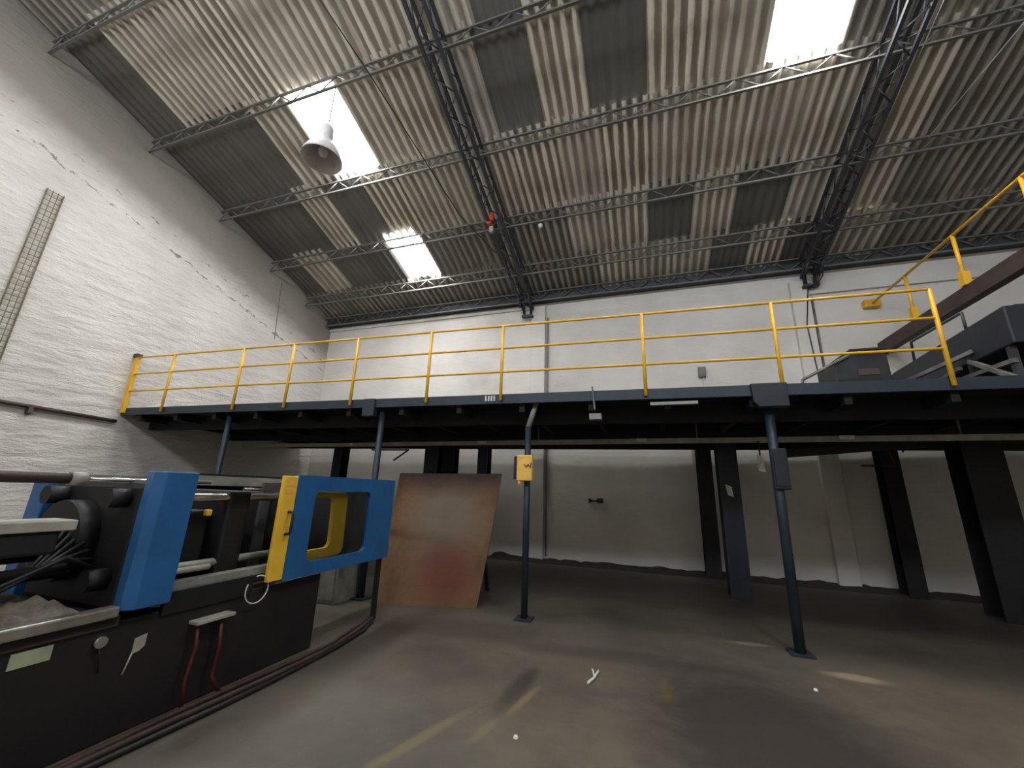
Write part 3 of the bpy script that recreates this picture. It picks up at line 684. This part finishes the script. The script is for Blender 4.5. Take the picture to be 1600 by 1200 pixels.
# plates and fittings on the front of the bed
MB().box(FX, FX + .006, 1.49, 1.66, .575, .655).build('name_plate', 'plate_green', im)
MB().tube([(FX, 1.88, .60), (FX + .03, 1.88, .60)], .033, 20).build('gauge', 'chrome', im); MB().tube([(FX + .02, 1.88, .575), (FX + .015, 1.91, .42)], .005, 6).build('gauge_pipe', 'black', im)
MB().prism([(2.08, .56), (2.15, .575), (2.15, .50), (2.12, .475), (2.08, .47)], 'x', FX, FX + .006).build('tag', 'pale', im); MB().tube([(FX + .01, 2.08, .48), (FX + .01, 2.05, .36)], .006, 6).build('tag_wire', 'pale', im)
MB().box(FX, FX + .10, 2.42, 2.72, .555, .58).build('drip_tray', 'pale', im, bevel=.004)
MB().tube([(FX + .05, 2.46, .55), (FX + .06, 2.47, .4), (FX + .06, 2.44, .2), (FX + .08, 2.44, .03)], .014, 8).build('red_hose', 'red_hose', im)
MB().tube([(FX + .05, 2.64, .55), (FX + .06, 2.66, .35), (FX + .06, 2.64, .15), (FX + .10, 2.7, .03)], .016, 8).build('red_hose', 'red_hose', im)
ring = [(FX + .05, 2.92 + .11 * math.cos(a), .70 + .11 * math.sin(a)) for a in [2 * math.pi * k / 24 + 2.6 for k in range(22)]]
MB().tube(ring, .006, 6).build('cable_loop', 'white_cable', im)
MB().box(FX - .02, FX + .02, 2.2, 2.9, .66, .82).build('valve_block', 'black', im, bevel=.01)

# crumpled cloth on the bed
cl = MB(); nx, ny = 44, 56; vs = []
for j in range(ny + 1):
    for i in range(nx + 1):
        u, q = i / nx, j / ny; x = 6.02 + .78 * u; y = .9 + .95 * q
        ed = min(1, 6 * min(u, 1 - u, q, 1 - q))
        h = .04 + .10 * (1 - abs(noise.noise(Vector((x * 5, y * 3.5, 1.3))) * 2.2)) + .07 * (1 - abs(noise.noise(Vector((x * 14, y * 7, 4))) * 2.5)) * .6 + .03 * noise.noise(Vector((x * 26, y * 17, 2))) + .06 * math.exp(-((x - 6.6) ** 2 / .004 + (y - 1.68) ** 2 / .02))
        vs.append((x + .02 * noise.noise(Vector((x * 9, y * 9, 9))), y, .745 + max(.004, .62 * h * ed)))
cl.add(vs, [(j * (nx + 1) + i, j * (nx + 1) + i + 1, (j + 1) * (nx + 1) + i + 1, (j + 1) * (nx + 1) + i) for j in range(ny) for i in range(nx)], True)
co = cl.build('crumpled_cloth', 'cloth', origin=(6.4, 1.4, .745)); tag(co, 'heap of dirty grey cloth lying on the machine bed', 'cloth')
co.modifiers.new('thick', 'SOLIDIFY').thickness = .004

# ------------------------------------------------------------------ floor: hoses, litter, dirt
random.seed(11)
for k, lab in enumerate(('dark brown hose on the floor nearest the moulding machine', 'reddish brown hose on the floor, middle one beside the machine', 'dark hose on the floor, outermost one beside the machine')):
    pts = [(6.98 + .07 * k + .03 * math.sin(y * 2 + k), y, .022) for y in [.3 + .25 * i for i in range(15)]]
    pts += [(7.0 + .07 * k - .1, 4.3, .022), (6.8 + .05 * k, 4.75 - .05 * k, .022)]
    tag(MB().tube(pts, .02, 8).build('floor_hose', ('dark_hose', 'brownbeam', 'rubber')[k]), lab, 'hose', 'hoses along the machine')
st = MB().tube([(9.60, 4.02, .012), (9.64, 4.14, .012), (9.66, 4.3, .012)], .011, 6).tube([(9.64, 4.16, .012), (9.61, 4.26, .03)], .009, 6).build('white_twig', 'paper'); tag(st, 'small forked white scrap on the floor in the open', 'litter')
for (x, y), lab in (((11.49, 4.69), 'tiny white scrap on the floor near the right post'), ((10.35, 2.62), 'tiny white scrap on the floor at the bottom edge'), ((9.25, 3.05), 'tiny white scrap on the floor beside the oil streak')):
    tag(MB().lathe([(0, .018), (.012, .014), (.018, 0)], 8, (x, y, 0)).build('paper_scrap', 'paper'), lab, 'litter', 'scraps on the floor')
dm = MB(); nx = 90; ny = 8; vs = []
for j in range(ny + 1):
    for i in range(nx + 1):
        x = 6.4 + 11.0 * i / nx; q = j / ny
        h = (.05 + .10 * max(0, noise.noise(Vector((x * 1.9, 2.2, 0)))) + .04 * noise.noise(Vector((x * 6, q * 3, 1)))) * q ** 1.5
        vs.append((x, D - .5 + .498 * q, max(0, h) + .001 - (.002 if j == 0 else 0)))
dm.add(vs, [(j * (nx + 1) + i, j * (nx + 1) + i + 1, (j + 1) * (nx + 1) + i + 1, (j + 1) * (nx + 1) + i) for j in range(ny) for i in range(nx)], True)
M['dirt'] = worn('loose_dirt', srgb(70, 54, 48), srgb(48, 36, 33), .95, 0, 6, .5)
do = dm.build('dirt_bank', 'dirt'); tag(do, 'bank of dark dirt along the foot of the back wall', 'dirt'); do['kind'] = 'stuff'

for o in bpy.data.objects:
    if '_o' in o: del o['_o']
